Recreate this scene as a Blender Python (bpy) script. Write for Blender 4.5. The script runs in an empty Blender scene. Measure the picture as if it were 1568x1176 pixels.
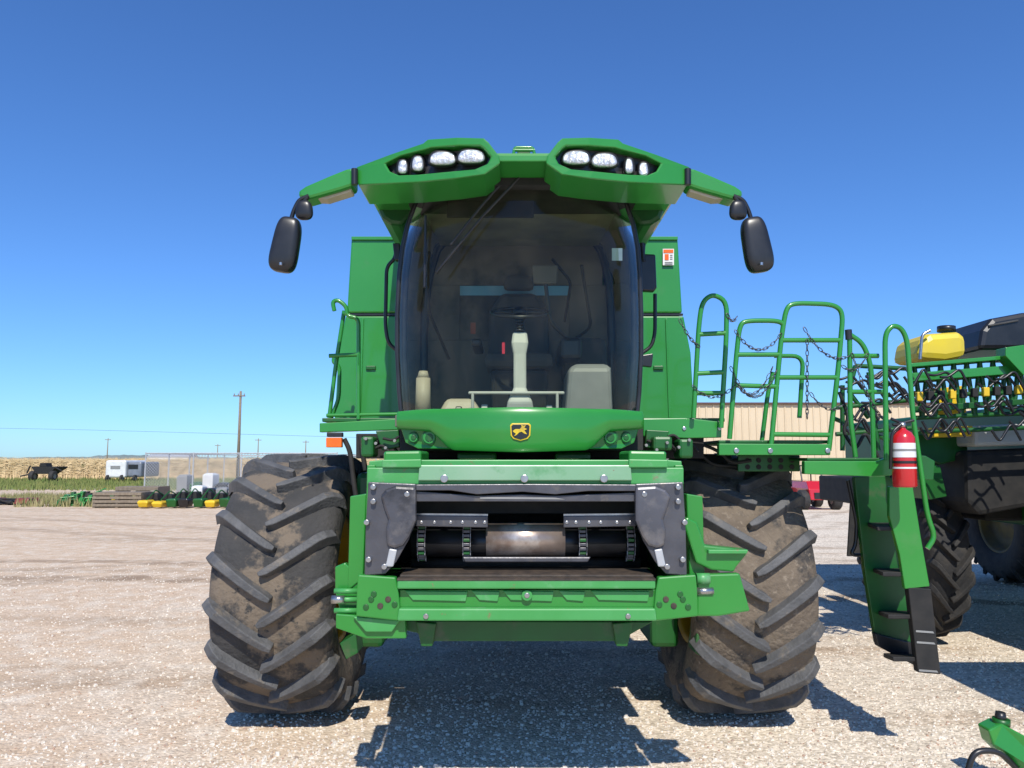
import bpy, bmesh, math, random
from mathutils import Vector
random.seed(7)
sc=bpy.context.scene
# ---------------------------------------------------------------- image pixel to world position helper
H=2.0; F=1150.0; TH=math.radians(5.8); CT=math.cos(TH); ST=math.sin(TH)
def S(u,v,y):
    """image pixel coordinates (u,v) at an assumed depth y -> world position in metres"""
    a=(588-v)/F; dy=CT-a*ST; dz=ST+a*CT; t=y/dy  # camera ray through the image pixel, met at the assumed depth
    return Vector(((u-784)/F*t, y, H+dz*t))
# ---------------------------------------------------------------- materials
def pmat(name,c1,c2=None,scale=6,rough=.5,metal=0,bump=0,bscale=None,coat=0,spot=None,dust=None,detail=5):
    m=bpy.data.materials.new(name); m.use_nodes=True
    nt=m.node_tree; n=nt.nodes; l=nt.links; b=n['Principled BSDF']
    tc=n.new('ShaderNodeTexCoord')
    c2=c2 or tuple(x*.75 for x in c1)
    nz=n.new('ShaderNodeTexNoise'); nz.inputs['Scale'].default_value=scale; nz.inputs['Detail'].default_value=detail
    l.new(tc.outputs['Object'],nz.inputs['Vector'])
    r=n.new('ShaderNodeValToRGB'); r.color_ramp.elements[0].position=.35; r.color_ramp.elements[1].position=.65
    r.color_ramp.elements[0].color=(*c1,1); r.color_ramp.elements[1].color=(*c2,1)
    l.new(nz.outputs['Fac'],r.inputs['Fac']); out=r.outputs['Color']
    def layer(out,col,lo,hi,s):
        z=n.new('ShaderNodeTexNoise'); z.inputs['Scale'].default_value=s; z.inputs['Detail'].default_value=8; z.inputs['Roughness'].default_value=.65
        l.new(tc.outputs['Object'],z.inputs['Vector'])
        q=n.new('ShaderNodeValToRGB'); q.color_ramp.elements[0].position=lo; q.color_ramp.elements[1].position=hi
        l.new(z.outputs['Fac'],q.inputs['Fac'])
        mx=n.new('ShaderNodeMixRGB'); l.new(q.outputs['Color'],mx.inputs['Fac']); l.new(out,mx.inputs['Color1']); mx.inputs['Color2'].default_value=(*col,1)
        return mx.outputs['Color']
    if spot:
        for sp in spot: out=layer(out,*sp)
    l.new(out,b.inputs['Base Color'])
    b.inputs['Roughness'].default_value=rough; b.inputs['Metallic'].default_value=metal
    if coat: b.inputs['Coat Weight'].default_value=coat; b.inputs['Coat Roughness'].default_value=.08
    if bump:
        z=n.new('ShaderNodeTexNoise'); z.inputs['Scale'].default_value=bscale or scale*4; z.inputs['Detail'].default_value=6
        l.new(tc.outputs['Object'],z.inputs['Vector'])
        bp=n.new('ShaderNodeBump'); bp.inputs['Strength'].default_value=bump; bp.inputs['Distance'].default_value=.02
        l.new(z.outputs['Fac'],bp.inputs['Height']); l.new(bp.outputs['Normal'],b.inputs['Normal'])
    return m
GR=pmat('green_paint',(.022,.215,.028),(.028,.235,.034),2,.30,coat=.35,spot=[((.07,.22,.06),.60,.9,3.5)])
GRW=pmat('green_paint_worn',(.05,.28,.065),(.065,.31,.085),5,.42,spot=[((.22,.13,.07),.63,.70,16),((.18,.34,.19),.57,.75,5)])
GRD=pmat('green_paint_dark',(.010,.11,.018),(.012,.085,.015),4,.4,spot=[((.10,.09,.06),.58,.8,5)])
GRS_=pmat('green_paint_in_shade',(.008,.085,.016),(.008,.07,.014),4,.4)  # shaded copy of the green: shade under the visor put into the colour
SILV=pmat('worn_plate',(.20,.38,.22),(.26,.41,.27),3,.38,.15,spot=[((.08,.28,.10),.56,.72,5),((.2,.13,.08),.66,.70,24)])
BLK=pmat('black_plastic',(.012,.012,.013),(.02,.02,.022),8,.34)
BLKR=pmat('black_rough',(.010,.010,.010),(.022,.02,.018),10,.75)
STEEL=pmat('dark_steel',(.075,.075,.085),(.105,.103,.112),7,.36,.4,bump=.1,spot=[((.16,.14,.12),.60,.72,9)])
WING=pmat('wing_steel',(.105,.105,.120),(.08,.08,.09),3,.36,.4,bump=.12,spot=[((.22,.20,.185),.54,.74,4),((.035,.035,.038),.62,.72,2.6)])
BARE=pmat('bare_metal',(.5,.5,.5),(.35,.34,.33),20,.3,.9)
RUST=pmat('rusty_floor',(.07,.05,.035),(.035,.026,.02),18,.7,bump=.2)
COP=pmat('worn_drum',(.42,.33,.27),(.24,.175,.14),7,.34,.6,spot=[((.60,.54,.48),.48,.66,4)])
MUD=pmat('muddy_tread',(.175,.138,.10),(.125,.098,.073),5,.95,bump=.9,bscale=26,spot=[((.045,.042,.04),.53,.62,3.2),((.25,.205,.155),.56,.72,22)])
MUDL=pmat('part_muddy_tread',(.036,.036,.036),(.055,.052,.05),5,.9,bump=.7,bscale=26,spot=[((.165,.13,.095),.47,.53,2.1),((.045,.043,.04),.60,.66,9)])
RUB=pmat('tyre_rubber',(.065,.066,.068),(.10,.10,.102),9,.66,bump=.35,bscale=50,spot=[((.18,.15,.115),.56,.72,7)])
RUBD=pmat('tyre_dark',(.022,.022,.023),(.04,.036,.032),8,.8,bump=.3)
YEL=pmat('yellow_paint',(.75,.50,.02),(.65,.42,.02),4,.4,spot=[((.2,.14,.07),.6,.75,8)])
YELR=pmat('dark_yellow_rim',(.16,.11,.02),(.09,.07,.02),4,.6,spot=[((.05,.045,.04),.5,.7,5)])  # darker yellow with near-black blotches
YELD=pmat('yellow_tank',(.72,.55,.03),(.62,.48,.05),3,.4)
WHT=pmat('white_paint',(.75,.75,.74),(.65,.65,.63),3,.4)
ORG=pmat('orange_lens',(.85,.16,.01),(.8,.13,.01),10,.2)
RED=pmat('red_paint',(.55,.015,.02),(.48,.015,.02),5,.25,coat=.5)
REDD=pmat('faded_red',(.22,.03,.025),(.16,.025,.02),5,.5)
GREY=pmat('grey_plastic',(.26,.26,.25),(.21,.21,.205),5,.5)
LGREY=pmat('column_grey',(.52,.52,.48),(.45,.45,.41),6,.5)
BEIG=pmat('beige_plastic',(.50,.44,.34),(.44,.38,.28),6,.55)
HEAD=pmat('headliner_olive_reflection',(.22,.21,.14),(.12,.115,.085),3,.9)  # mottled olive stands in for the ground reflected in the upper windshield
DARK=pmat('cab_trim',(.11,.10,.082),(.15,.135,.11),2.5,.8,spot=[((.06,.056,.05),.5,.6,1.3)])
DARK2=pmat('cab_seat_cloth',(.045,.045,.044),(.062,.06,.056),6,.8)
LENS=pmat('lamp_reflector',(.8,.82,.85),(.55,.58,.62),45,.12,.6,bump=.6,bscale=90)
SKYP=pmat('painted_sky_pane',(.18,.42,.62),(.16,.36,.54),3,.2)  # blue sky reflection is painted into the pane colour
WOOD=pmat('weathered_wood',(.26,.21,.15),(.18,.14,.10),10,.85)
GALV=pmat('galvanised',(.50,.51,.52),(.42,.43,.44),8,.4,.2)
CHN=pmat('chain_steel',(.13,.13,.14),(.08,.08,.085),30,.35,.7)
def glassmat():
    m=bpy.data.materials.new('tinted_glass'); m.use_nodes=True; nt=m.node_tree; n=nt.nodes; n.clear()
    o=n.new('ShaderNodeOutputMaterial'); mx=n.new('ShaderNodeMixShader'); t=n.new('ShaderNodeBsdfTransparent'); g=n.new('ShaderNodeBsdfGlossy'); f=n.new('ShaderNodeFresnel')
    t.inputs[0].default_value=(.80,.84,.75,1); g.inputs['Roughness'].default_value=.01; g.inputs[0].default_value=(.9,.95,1,1); f.inputs[0].default_value=1.27
    d=n.new('ShaderNodeBsdfDiffuse'); d.inputs[0].default_value=(.35,.31,.24,1); m2=n.new('ShaderNodeMixShader')  # noisy diffuse film stands in for mottled reflections on the glass
    tc=n.new('ShaderNodeTexCoord'); mp=n.new('ShaderNodeMapping'); mp.inputs['Scale'].default_value=(1,1,.5); z=n.new('ShaderNodeTexNoise'); z.inputs['Scale'].default_value=5; z.inputs['Detail'].default_value=9; z.inputs['Roughness'].default_value=.7
    r=n.new('ShaderNodeMapRange'); r.inputs[1].default_value=.45; r.inputs[2].default_value=.8; r.inputs[3].default_value=.004; r.inputs[4].default_value=.06
    L=nt.links.new; L(tc.outputs['Object'],mp.inputs[0]); L(mp.outputs[0],z.inputs['Vector']); L(z.outputs['Fac'],r.inputs[0])
    L(f.outputs[0],mx.inputs[0]); L(t.outputs[0],mx.inputs[1]); L(g.outputs[0],mx.inputs[2]); L(r.outputs[0],m2.inputs[0]); L(mx.outputs[0],m2.inputs[1]); L(d.outputs[0],m2.inputs[2]); L(m2.outputs[0],o.inputs[0]); return m
GLS=glassmat()
# ---------------------------------------------------------------- builders
CUR=None
def group(name):
    global CUR
    e=bpy.data.objects.new(name,None); sc.collection.objects.link(e); CUR=e; return e
def solo():
    global CUR; CUR=None
def put(o,mat=None):
    sc.collection.objects.link(o)
    if mat: o.data.materials.append(mat)
    if CUR: o.parent=CUR
    return o
def mesh(name,vs,fs,mat,bevel=0,smooth=False,recalc=True):
    me=bpy.data.meshes.new(name); me.from_pydata([tuple(v) for v in vs],[],fs)
    if recalc:
        bm=bmesh.new(); bm.from_mesh(me); bmesh.ops.recalc_face_normals(bm,faces=bm.faces); bm.to_mesh(me); bm.free()
    if smooth:
        for p in me.polygons: p.use_smooth=True
    o=put(bpy.data.objects.new(name,me),mat)
    if bevel:
        b=o.modifiers.new('bev','BEVEL'); b.width=bevel; b.segments=2; b.limit_method='ANGLE'; b.angle_limit=math.radians(40)
    return o
def prism(name,P,d,mat,bevel=.006):
    n=len(P); vs=list(P)+[p+Vector(d) for p in P]
    fs=[list(range(n)),list(range(2*n-1,n-1,-1))]+[[i,(i+1)%n,n+(i+1)%n,n+i] for i in range(n)]
    return mesh(name,vs,fs,mat,bevel)
def slab(name,pts,y,d,mat,bevel=.006):
    P=[S(u,v,y(u) if callable(y) else y) for u,v in pts]
    return prism(name,P,(0,d,0),mat,bevel)
def slabm(name,pts,y,d,mat,c,bevel=.006):
    slab(name,pts,y,d,mat,bevel)
    y2=(lambda u:y(2*c-u)) if callable(y) else y
    slab(name,[(2*c-u,v) for u,v in pts],y2,d,mat,bevel)
def ring(name,out,inn,y,d,mat,bevel=.006):
    Y=y if callable(y) else (lambda u:y)
    O=[S(u,v,Y(u)) for u,v in out]; I=[S(u,v,Y(u)) for u,v in inn]; n=len(O); D=Vector((0,d,0))
    vs=O+I+[p+D for p in O]+[p+D for p in I]; fs=[]
    for i in range(n):
        j=(i+1)%n
        fs+=[[i,j,n+j,n+i],[2*n+i,3*n+i,3*n+j,2*n+j],[i,2*n+i,2*n+j,j],[n+i,n+j,3*n+j,3*n+i]]
    return mesh(name,vs,fs,mat,bevel)
def box(name,x0,x1,y0,y1,z0,z1,mat,bevel=.008):
    P=[Vector((x0,y0,z0)),Vector((x1,y0,z0)),Vector((x1,y0,z1)),Vector((x0,y0,z1))]
    return prism(name,P,(0,y1-y0,0),mat,bevel)
def interp(pts,u):
    if u<=pts[0][0]: return pts[0][1]
    for (a,b),(c,d) in zip(pts,pts[1:]):
        if u<=c: return b+(d-b)*(u-a)/(c-a)
    return pts[-1][1]
def strip(name,top,bot,yf,th,mat,n=40,m=8,bulge=0,prof=None):
    u0,u1=top[0][0],top[-1][0]; vs=[];fs=[]
    for i in range(n+1):
        u=u0+(u1-u0)*i/n; a=interp(top,u); b=interp(bot,u)
        for j in range(m+1):
            t=j/m; vs.append(S(u,a+(b-a)*t,yf(u)-bulge*math.sin(math.pi*t)+(interp(prof,t) if prof else 0)))
    for i in range(n):
        for j in range(m):
            k=i*(m+1)+j; fs.append([k,k+1,k+m+2,k+m+1])
    o=mesh(name,vs,fs,mat,0,True)
    if th:
        s=o.modifiers.new('s','SOLIDIFY'); s.thickness=th; s.offset=-1
        b=o.modifiers.new('b','BEVEL'); b.width=.005; b.segments=2; b.limit_method='ANGLE'; b.angle_limit=math.radians(50)
    return o
def rnd(P,r):
    if len(P)<3 or r<=0: return P
    out=[P[0]]
    for a,b,c in zip(P,P[1:],P[2:]):
        ra=min(r,(a-b).length*.45); rc=min(r,(c-b).length*.45)
        p=b+(a-b).normalized()*ra; q=b+(c-b).normalized()*rc
        for k in range(6):
            t=k/5; out.append(p*(1-t)**2+b*2*t*(1-t)+q*t*t)
    out.append(P[-1]); return out
def tubes(name,paths,r,mat,rad=.06,cyc=False,res=3):
    cu=bpy.data.curves.new(name,'CURVE'); cu.dimensions='3D'; cu.bevel_depth=r; cu.bevel_resolution=res; cu.use_fill_caps=True
    for P in paths:
        P=rnd([Vector(p) for p in P],rad); s=cu.splines.new('POLY'); s.points.add(len(P)-1)
        for i,p in enumerate(P): s.points[i].co=(*p,1)
        s.use_cyclic_u=cyc
    o=bpy.data.objects.new(name,cu)
    return put(o,mat)
def T(pts,y):
    return [S(p[0],p[1],p[2] if len(p)>2 else y) for p in pts]
def cyl(name,p0,p1,r,mat,n=24,r2=None,bevel=0):
    p0=Vector(p0);p1=Vector(p1); d=(p1-p0).normalized(); a=d.orthogonal().normalized(); b=d.cross(a); r2=r if r2 is None else r2
    vs=[];fs=[]
    for i in range(n):
        t=2*math.pi*i/n; vs.append(p0+(a*math.cos(t)+b*math.sin(t))*r)
    for i in range(n):
        t=2*math.pi*i/n; vs.append(p1+(a*math.cos(t)+b*math.sin(t))*r2)
    fs=[[i,(i+1)%n,n+(i+1)%n,n+i] for i in range(n)]+[list(range(n))[::-1],list(range(n,2*n))]
    o=mesh(name,vs,fs,mat,bevel)
    for p in o.data.polygons[:n]: p.use_smooth=True
    return o
def disc(name,u,v,y,rp,mat,th=.02,sy=1.0,n=20):
    c=S(u,v,y); k=rp*y/F; P=[c+Vector((math.cos(2*math.pi*i/n)*k,0,math.sin(2*math.pi*i/n)*k*sy)) for i in range(n)]
    return prism(name,P,(0,th,0),mat,.003)
def ell(name,c,r,mat,tilt=0,pw=.75,tp=.12):
    bm=bmesh.new(); bmesh.ops.create_uvsphere(bm,u_segments=32,v_segments=20,radius=1)
    for v in bm.verts:
        for k in range(3):
            s=1 if v.co[k]>=0 else -1; v.co[k]=s*abs(v.co[k])**pw
        v.co=Vector((v.co.x*r[0]*(1-tp*v.co.z),v.co.y*r[1],v.co.z*r[2]))
        x,z=v.co.x,v.co.z; v.co.x=x*math.cos(tilt)+z*math.sin(tilt); v.co.z=-x*math.sin(tilt)+z*math.cos(tilt)
        v.co+=Vector(c)
    me=bpy.data.meshes.new(name); bm.to_mesh(me); bm.free()
    for p in me.polygons: p.use_smooth=True
    return put(bpy.data.objects.new(name,me),mat)
def lathe(name,prof,c,mat,n=32,axis='Z'):
    vs=[];fs=[];m=len(prof)
    for i in range(n):
        t=2*math.pi*i/n
        for a,r in prof:
            if axis=='Z': vs.append((c[0]+r*math.cos(t),c[1]+r*math.sin(t),c[2]+a))
            else: vs.append((c[0]+a,c[1]-r*math.cos(t),c[2]+r*math.sin(t)))
    for i in range(n):
        for j in range(m-1):
            k=i*m+j; k2=((i+1)%n)*m+j; fs.append([k,k+1,k2+1,k2])
    return mesh(name,vs,fs,mat,0,True)
def wheel(pre,cx,cy,R,W,mt,ml,nl=20,rim=None,sweep=.30,dirn=1):
    k=R/1.03; w=W/.42
    prof=[(-.30,.50),(-.37,.53),(-.42,.64),(-.445,.76),(-.435,.86),(-.40,.915),(-.33,.945),(-.17,.958),(0,.962),(.17,.958),(.33,.945),(.40,.915),(.435,.86),(.445,.76),(.42,.64),(.37,.53),(.30,.50)]
    lathe(pre+'_carcass',[(a*w,r*k) for a,r in prof],(cx,cy,R),mt,96,'X')
    vs=[];fs=[]
    def base(a):
        a=abs(a); P=[(0,.962),(.17,.958),(.33,.945),(.40,.915),(.435,.86),(.46,.80)]
        return interp(P,a)
    for sd in (-1,1):
        for q in range(nl):
            p0=2*math.pi*q/nl+(math.pi/nl if sd>0 else 0)
            pts=[]
            for j in range(11):
                s=j/10; a=-.045+.485*s; ph=p0+dirn*(sweep*(s**1.15)); rt=1.03-.012*s-(0 if s<.85 else (s-.85)*.55)
                hw=.027+.012*s-(.010 if j==0 else 0)
                pts.append((a,ph,base(a)-.02,rt,hw))
            b0=len(vs)
            for j,(a,ph,rb,rt,hw) in enumerate(pts):
                a2,ph2=pts[min(j+1,10)][:2]; a1,ph1=pts[max(j-1,0)][:2]
                ta=(a2-a1);tp=(ph2-ph1); L=math.hypot(ta,tp); na,np_=-tp/L,ta/L
                for off,r in ((-hw*1.5,rb),(-hw*.85,rt),(hw*.85,rt),(hw*1.5,rb)):
                    aa=(a+na*off)*sd*w; pp=ph+np_*off; rr=r*k
                    vs.append((cx+aa,cy-rr*math.cos(pp),R+rr*math.sin(pp)))
            for j in range(10):
                for e in range(3):
                    i=b0+j*4+e; fs.append([i,i+1,i+5,i+4])
            fs+=[[b0,b0+1,b0+2,b0+3],[b0+40,b0+41,b0+42,b0+43]]
    mesh(pre+'_lugs',vs,fs,ml,.007)
    if rim:
        lathe(pre+'_rim',[(-.30*w,.53*k),(-.33*w,.50*k),(-.28*w,.46*k),(-.06*w,.42*k),(0,.25*k),(-.05,.10*k),(-.05,.001)],(cx,cy,R),rim,48,'X')
        lathe(pre+'_rim_face',[(.30*w,.53*k),(.33*w,.50*k),(.28*w,.46*k),(.06*w,.42*k),(.02,.25*k),(.05,.10*k),(.05,.001)],(cx,cy,R),rim,48,'X')

# ================================================================ COMBINE
group('combine_harvester')
wheel('front_wheel_a',-1.725,6.34,1.03,.42,MUDL,RUB,18,YEL,.33)
wheel('front_wheel_b',1.75,6.34,1.03,.42,MUD,RUB,18,YEL,.33)
wheel('rear_wheel_a',-1.5,10.4,.80,.30,MUD,RUB,18,YELR)
wheel('rear_wheel_b',2.15,8.9,.98,.36,MUD,RUB,18,YELR)
# chassis
box('axle',-1.28,1.32,6.1,6.7,.85,1.35,BLKR,.03)
box('chassis',-1.0,1.05,5.95,10.1,1.15,2.25,BLKR,.03)
box('rear_axle',-1.5,2.0,9.3,9.5,.7,.95,BLKR,.02)
box('final_drive_a',-1.24,-1.0,6.0,6.6,.55,1.9,GRD,.04)
box('final_drive_b',1.08,1.30,6.0,6.6,.55,1.9,GRD,.04)
# ---- grain tank & side bodies
C6=788
slabm('tank_upper_panel',[(538,364),(650,364),(650,479),(531,479)],6.35,.05,GR,C6,.015)
slabm('tank_lower_panel',[(529,484),(650,484),(650,642),(512,642),(518,540)],6.33,.06,GR,C6,.012)
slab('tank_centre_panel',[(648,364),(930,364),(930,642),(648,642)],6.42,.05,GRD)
slab('grain_tank',[(541,366),(1035,366),(1050,640),(520,640)],6.42,3.2,GR,.02)
slabm('panel_seam_trim',[(530,480),(650,480),(650,483),(530,483)],6.36,.03,BLK,C6,0)
slabm('side_panel_latch',[(560,560),(575,560),(575,566),(560,566)],6.31,.03,GRD,C6)
slabm('tank_panel_flange',[(538,362),(650,362),(650,367),(538,367)],6.33,.03,GR,C6,.003)
slabm('lower_panel_rib',[(554,488),(557,488),(552,640),(549,640)],6.315,.03,GR,C6,.003)
# left handrails and deck
y=5.6
tubes('left_handrail',[T([(512,476),(509,462),(518,459),(531,470),(531,484),(549,487),(549,642)],y),T([(527,476),(514,560),(504,640)],y+.1),T([(504,545),(549,543)],y),T([(549,543),(549,560)],y),T([(512,545),(510,555),(520,560),(519,610),(507,640)],y+.3)],.016,GR)
slab('left_deck_edge',[(489,648),(612,641),(612,658),(489,662)],5.55,.06,GR)
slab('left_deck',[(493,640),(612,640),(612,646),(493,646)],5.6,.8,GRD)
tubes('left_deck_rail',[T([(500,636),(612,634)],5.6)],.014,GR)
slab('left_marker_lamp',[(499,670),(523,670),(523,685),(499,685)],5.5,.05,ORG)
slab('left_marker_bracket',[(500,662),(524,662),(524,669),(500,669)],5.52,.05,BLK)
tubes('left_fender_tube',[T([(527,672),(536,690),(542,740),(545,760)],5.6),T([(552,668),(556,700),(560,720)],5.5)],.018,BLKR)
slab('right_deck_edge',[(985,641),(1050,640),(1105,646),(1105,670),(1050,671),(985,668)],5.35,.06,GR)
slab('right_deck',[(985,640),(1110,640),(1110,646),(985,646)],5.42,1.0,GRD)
for u in (1048,1102): disc('deck_bolt',u,656,5.34,3,BARE)
# black grab rails next to cab
tubes('grab_rail',[T([(606,374),(606,395),(592,408),(590,500),(594,525),(608,537)],5.5),T([(983,372),(986,400)],5.3),T([(1003,450),(1003,510),(998,530),(984,540)],5.5)],.014,BLK)
slab('grab_mount',[(601,372),(612,372),(612,398),(604,398)],5.45,.06,BLK)
slab('grab_mount',[(978,372),(989,372),(987,398),(978,398)],5.45,.06,BLK)
slab('cab_side_mirror',[(980,388),(1004,389),(1006,440),(1002,446),(982,445)],5.3,.06,BLK,.012)
slab('cab_side_mirror_arm',[(975,545),(1000,541),(1000,547),(998,562),(980,560)],5.5,.05,BLK)
slab('caution_decal',[(1015,381),(1032,381),(1032,406),(1015,406)],6.325,.003,WHT,0)
slab('caution_decal_head',[(1016,382),(1031,382),(1031,387),(1016,387)],6.32,.003,ORG,0)
slab('caution_decal_pict',[(1018,389),(1024,389),(1024,398),(1018,398)],6.32,.003,ORG,0)
for v in (390,393,396,401,403.5): slab('caution_decal_text',[(1026 if v<400 else 1018,v),(1030,v),(1030,v+1),(1026 if v<400 else 1018,v+1)],6.32,.003,GREY,0)
# ---- cab
rows=[(632,614,976),(600,611,979),(540,608,982),(480,608,982),(420,611,980),(380,616,977),(345,624,970),(315,634,961),(302,645,950)]
def cabgrid(n=28):
    g=[]
    for v,a,b in rows:
        A=S(a,v,5.08);B=S(b,v,5.08); r=[]
        for i in range(n+1):
            s=-1+2*i/n; p=A.lerp(B,i/n); p.y-=.28*(1-abs(s)**2.4); r.append(p)
        g.append(r)
    return g
g=cabgrid(); n=len(g[0]); vs=[p for r in g for p in r]
fs=[[i*n+j,i*n+j+1,(i+1)*n+j+1,(i+1)*n+j] for i in range(len(g)-1) for j in range(n-1)]
mesh('windshield',vs,fs,GLS,0,True)
off=Vector((0,-.004,0))
tubes('windshield_frame',[[r[0]+off for r in g],[r[-1]+off for r in g],[p+off for p in g[0]],[p+off for p in g[-1]]],.014,BLK,0)
tubes('windshield_inner_frame',[[r[0]+Vector((.035,.07,0)) for r in g],[r[-1]+Vector((-.035,.07,0)) for r in g]],.024,BLK,0)
for sx,idx in ((1,0),(-1,-1)):
    vs=[];fs=[]
    for r in g:
        p=r[idx]; vs+=[p,Vector((p.x*.97+sx*.03,6.2,p.z))]
    fs=[[2*i,2*i+1,2*i+3,2*i+2] for i in range(len(g)-1)]
    mesh('side_glass',vs,fs,GLS,0,True)
    tubes('rear_pillar',[[Vector((r[idx].x*.97+sx*.03,6.2,r[idx].z)) for r in g]],.035,BLK,0)
zb=g[0][0].z; zt=g[-1][0].z+.05
xl,xr=-.78,.86
box('cab_floor',xl,xr,5.0,6.25,zb-.10,zb-.02,DARK)
box('cab_rear_wall_low',xl,xr,6.2,6.25,zb-.02,3.0,DARK)
p1=S(704,452,6.2);p2=S(872,437,6.2)
box('cab_rear_wall_mid_a',xl,p1.x,6.2,6.25,3.0,p2.z,DARK,0)
box('cab_rear_wall_top',xl+.1,xr-.1,6.2,6.25,p2.z+.002,3.85,DARK,0)
box('cab_rear_wall_mid_b',p2.x,xr,6.2,6.25,3.0,p2.z,DARK,0)
box('cab_rear_wall_mid_c',p1.x,p2.x,6.21,6.25,3.0,p1.z,DARK,0)
box('rear_window',p1.x,p2.x,6.215,6.22,p1.z,p2.z,SKYP,0)
box('headliner',xl+.1,xr-.1,5.0,6.2,3.80,3.84,HEAD)
# interior
def loft(name,secs,mat,bev=.02):
    vs=[];fs=[]
    for x0,x1,y0,y1,z in secs: vs+=[(x0,y0,z),(x1,y0,z),(x1,y1,z),(x0,y1,z)]
    for i in range(len(secs)-1):
        for e in range(4):
            a=i*4+e;b=i*4+(e+1)%4; fs.append([a,b,b+4,a+4])
    fs+=[[3,2,1,0],[len(vs)-4,len(vs)-3,len(vs)-2,len(vs)-1]]
    return mesh(name,vs,fs,mat,bev)
cx=.055
loft('steering_column',[(cx-.10,cx+.10,5.15,5.3,zb),(cx-.085,cx+.085,5.13,5.27,zb+.08),(cx-.045,cx+.045,5.18,5.27,zb+.18),(cx-.045,cx+.045,5.2,5.29,zb+.42),(cx-.06,cx+.06,5.2,5.33,zb+.50),(cx-.05,cx+.05,5.22,5.33,zb+.58)],LGREY,.015)
for k in range(5): cyl('column_bellows',(cx,5.28,zb+.59+k*.022),(cx,5.28,zb+.607+k*.022),.032,BLK,16)
cyl('steering_hub',(cx,5.28,zb+.70),(cx,5.30,zb+.74),.05,BLK,16)
tubes('steering_wheel',[[Vector((cx+.2*math.cos(t*math.pi/12),5.33+.19*math.sin(t*math.pi/12),zb+.74+.07*math.sin(t*math.pi/12))) for t in range(25)],[(cx-.2,5.33,zb+.74),(cx+.2,5.33,zb+.74)]],.013,BLK,0)
loft('seat_base',[(cx-.2,cx+.2,5.6,6.0,zb),(cx-.22,cx+.22,5.55,6.05,zb+.35)],BLKR,.03)
loft('seat_cushion',[(cx-.26,cx+.26,5.5,6.05,zb+.36),(cx-.25,cx+.25,5.5,6.05,zb+.48)],DARK2,.05)
loft('seat_back',[(cx-.25,cx+.25,5.98,6.1,zb+.48),(cx-.24,cx+.24,6.02,6.14,zb+.9),(cx-.14,cx+.14,6.06,6.14,zb+1.05)],DARK2,.05)
loft('seat_headrest',[(cx-.13,cx+.13,6.03,6.13,zb+1.07),(cx-.11,cx+.11,6.03,6.13,zb+1.2)],DARK2,.04)
loft('armrest_console',[(cx+.3,cx+.46,5.45,6.0,zb+.42),(cx+.3,cx+.46,5.45,6.0,zb+.58)],BLK,.03)
loft('armrest',[(cx-.36,cx-.28,5.5,5.95,zb+.52),(cx-.36,cx-.28,5.5,5.95,zb+.58)],BLK,.02)
loft('trainer_seat',[(.37,.71,5.25,5.7,zb),(.40,.70,5.25,5.7,zb+.33),(.45,.68,5.3,5.7,zb+.36)],GREY,.03)
loft('cooler_bag',[(.40,.74,5.7,6.1,zb+.3),(.40,.72,5.7,6.1,zb+.62)],DARK2,.04)
loft('display_screen',[(.16,.33,5.45,5.48,zb+.98),(.15,.34,5.45,5.48,zb+1.12)],DARK,.01)
tubes('display_arm',[[(.25,5.47,zb+.98),(.28,5.5,zb+.7),(.43,5.6,zb+.58)]],.015,BLK)
cyl('drinks_bottle',(-.63,5.3,zb),(-.63,5.3,zb+.26),.055,BEIG,20,.05)
cyl('drinks_bottle_cap',(-.63,5.3,zb+.26),(-.63,5.3,zb+.31),.045,BEIG,20,.03)
box('foot_rest',-.30,.36,5.12,5.15,zb+.13,zb+.15,LGREY)
box('foot_rest_post',-.28,-.26,5.12,5.15,zb,zb+.14,LGREY)
box('foot_rest_post',.30,.32,5.12,5.15,zb,zb+.14,LGREY)
loft('floor_console',[(-.53,-.2,5.3,5.7,zb),(-.47,-.28,5.35,5.7,zb+.12)],BEIG,.03)
for i in range(9):
    x=-.4+.09*i; loft('pedal',[(x,x+.05,5.18,5.24,zb-.0),(x+.01,x+.05,5.2,5.28,zb+.04+.04*random.random())],LGREY if i%3 else BLK,.006)
box('red_tag',-.07,-.05,5.2,5.21,zb+.42,zb+.50,RED,0)
box('orange_tag',-.33,-.29,5.9,5.91,zb+.68,zb+.77,pmat('tag_orange',(.35,.08,.02),None,5,.6),0)
tubes('cab_interior_cables',[[(-.60,5.3,3.5),(-.62,5.5,3.1),(-.5,5.9,2.8)],[(.5,5.3,3.4),(.6,5.6,3.0),(.45,5.7,2.9)],[(.3,5.5,3.5),(.45,5.6,3.35),(.42,5.9,3.1)]],.012,BLKR)
box('sun_visor_screen',-.45,.15,5.02,5.04,3.66,3.8,BLKR)
slab('glass_decal',[(937,380),(953,380),(953,399),(937,399)],4.97,.002,pmat('decal_teal',(.5,.62,.56),None,5,.4),0)
# wipers
tubes('wiper',[T([(795,272,4.72),(740,330,4.72),(668,418,4.80)],0),T([(770,278,4.74),(735,318,4.75),(690,375,4.77)],0),T([(652,330,4.93),(650,440,4.92)],0)],.0085,BLK,0)
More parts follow.
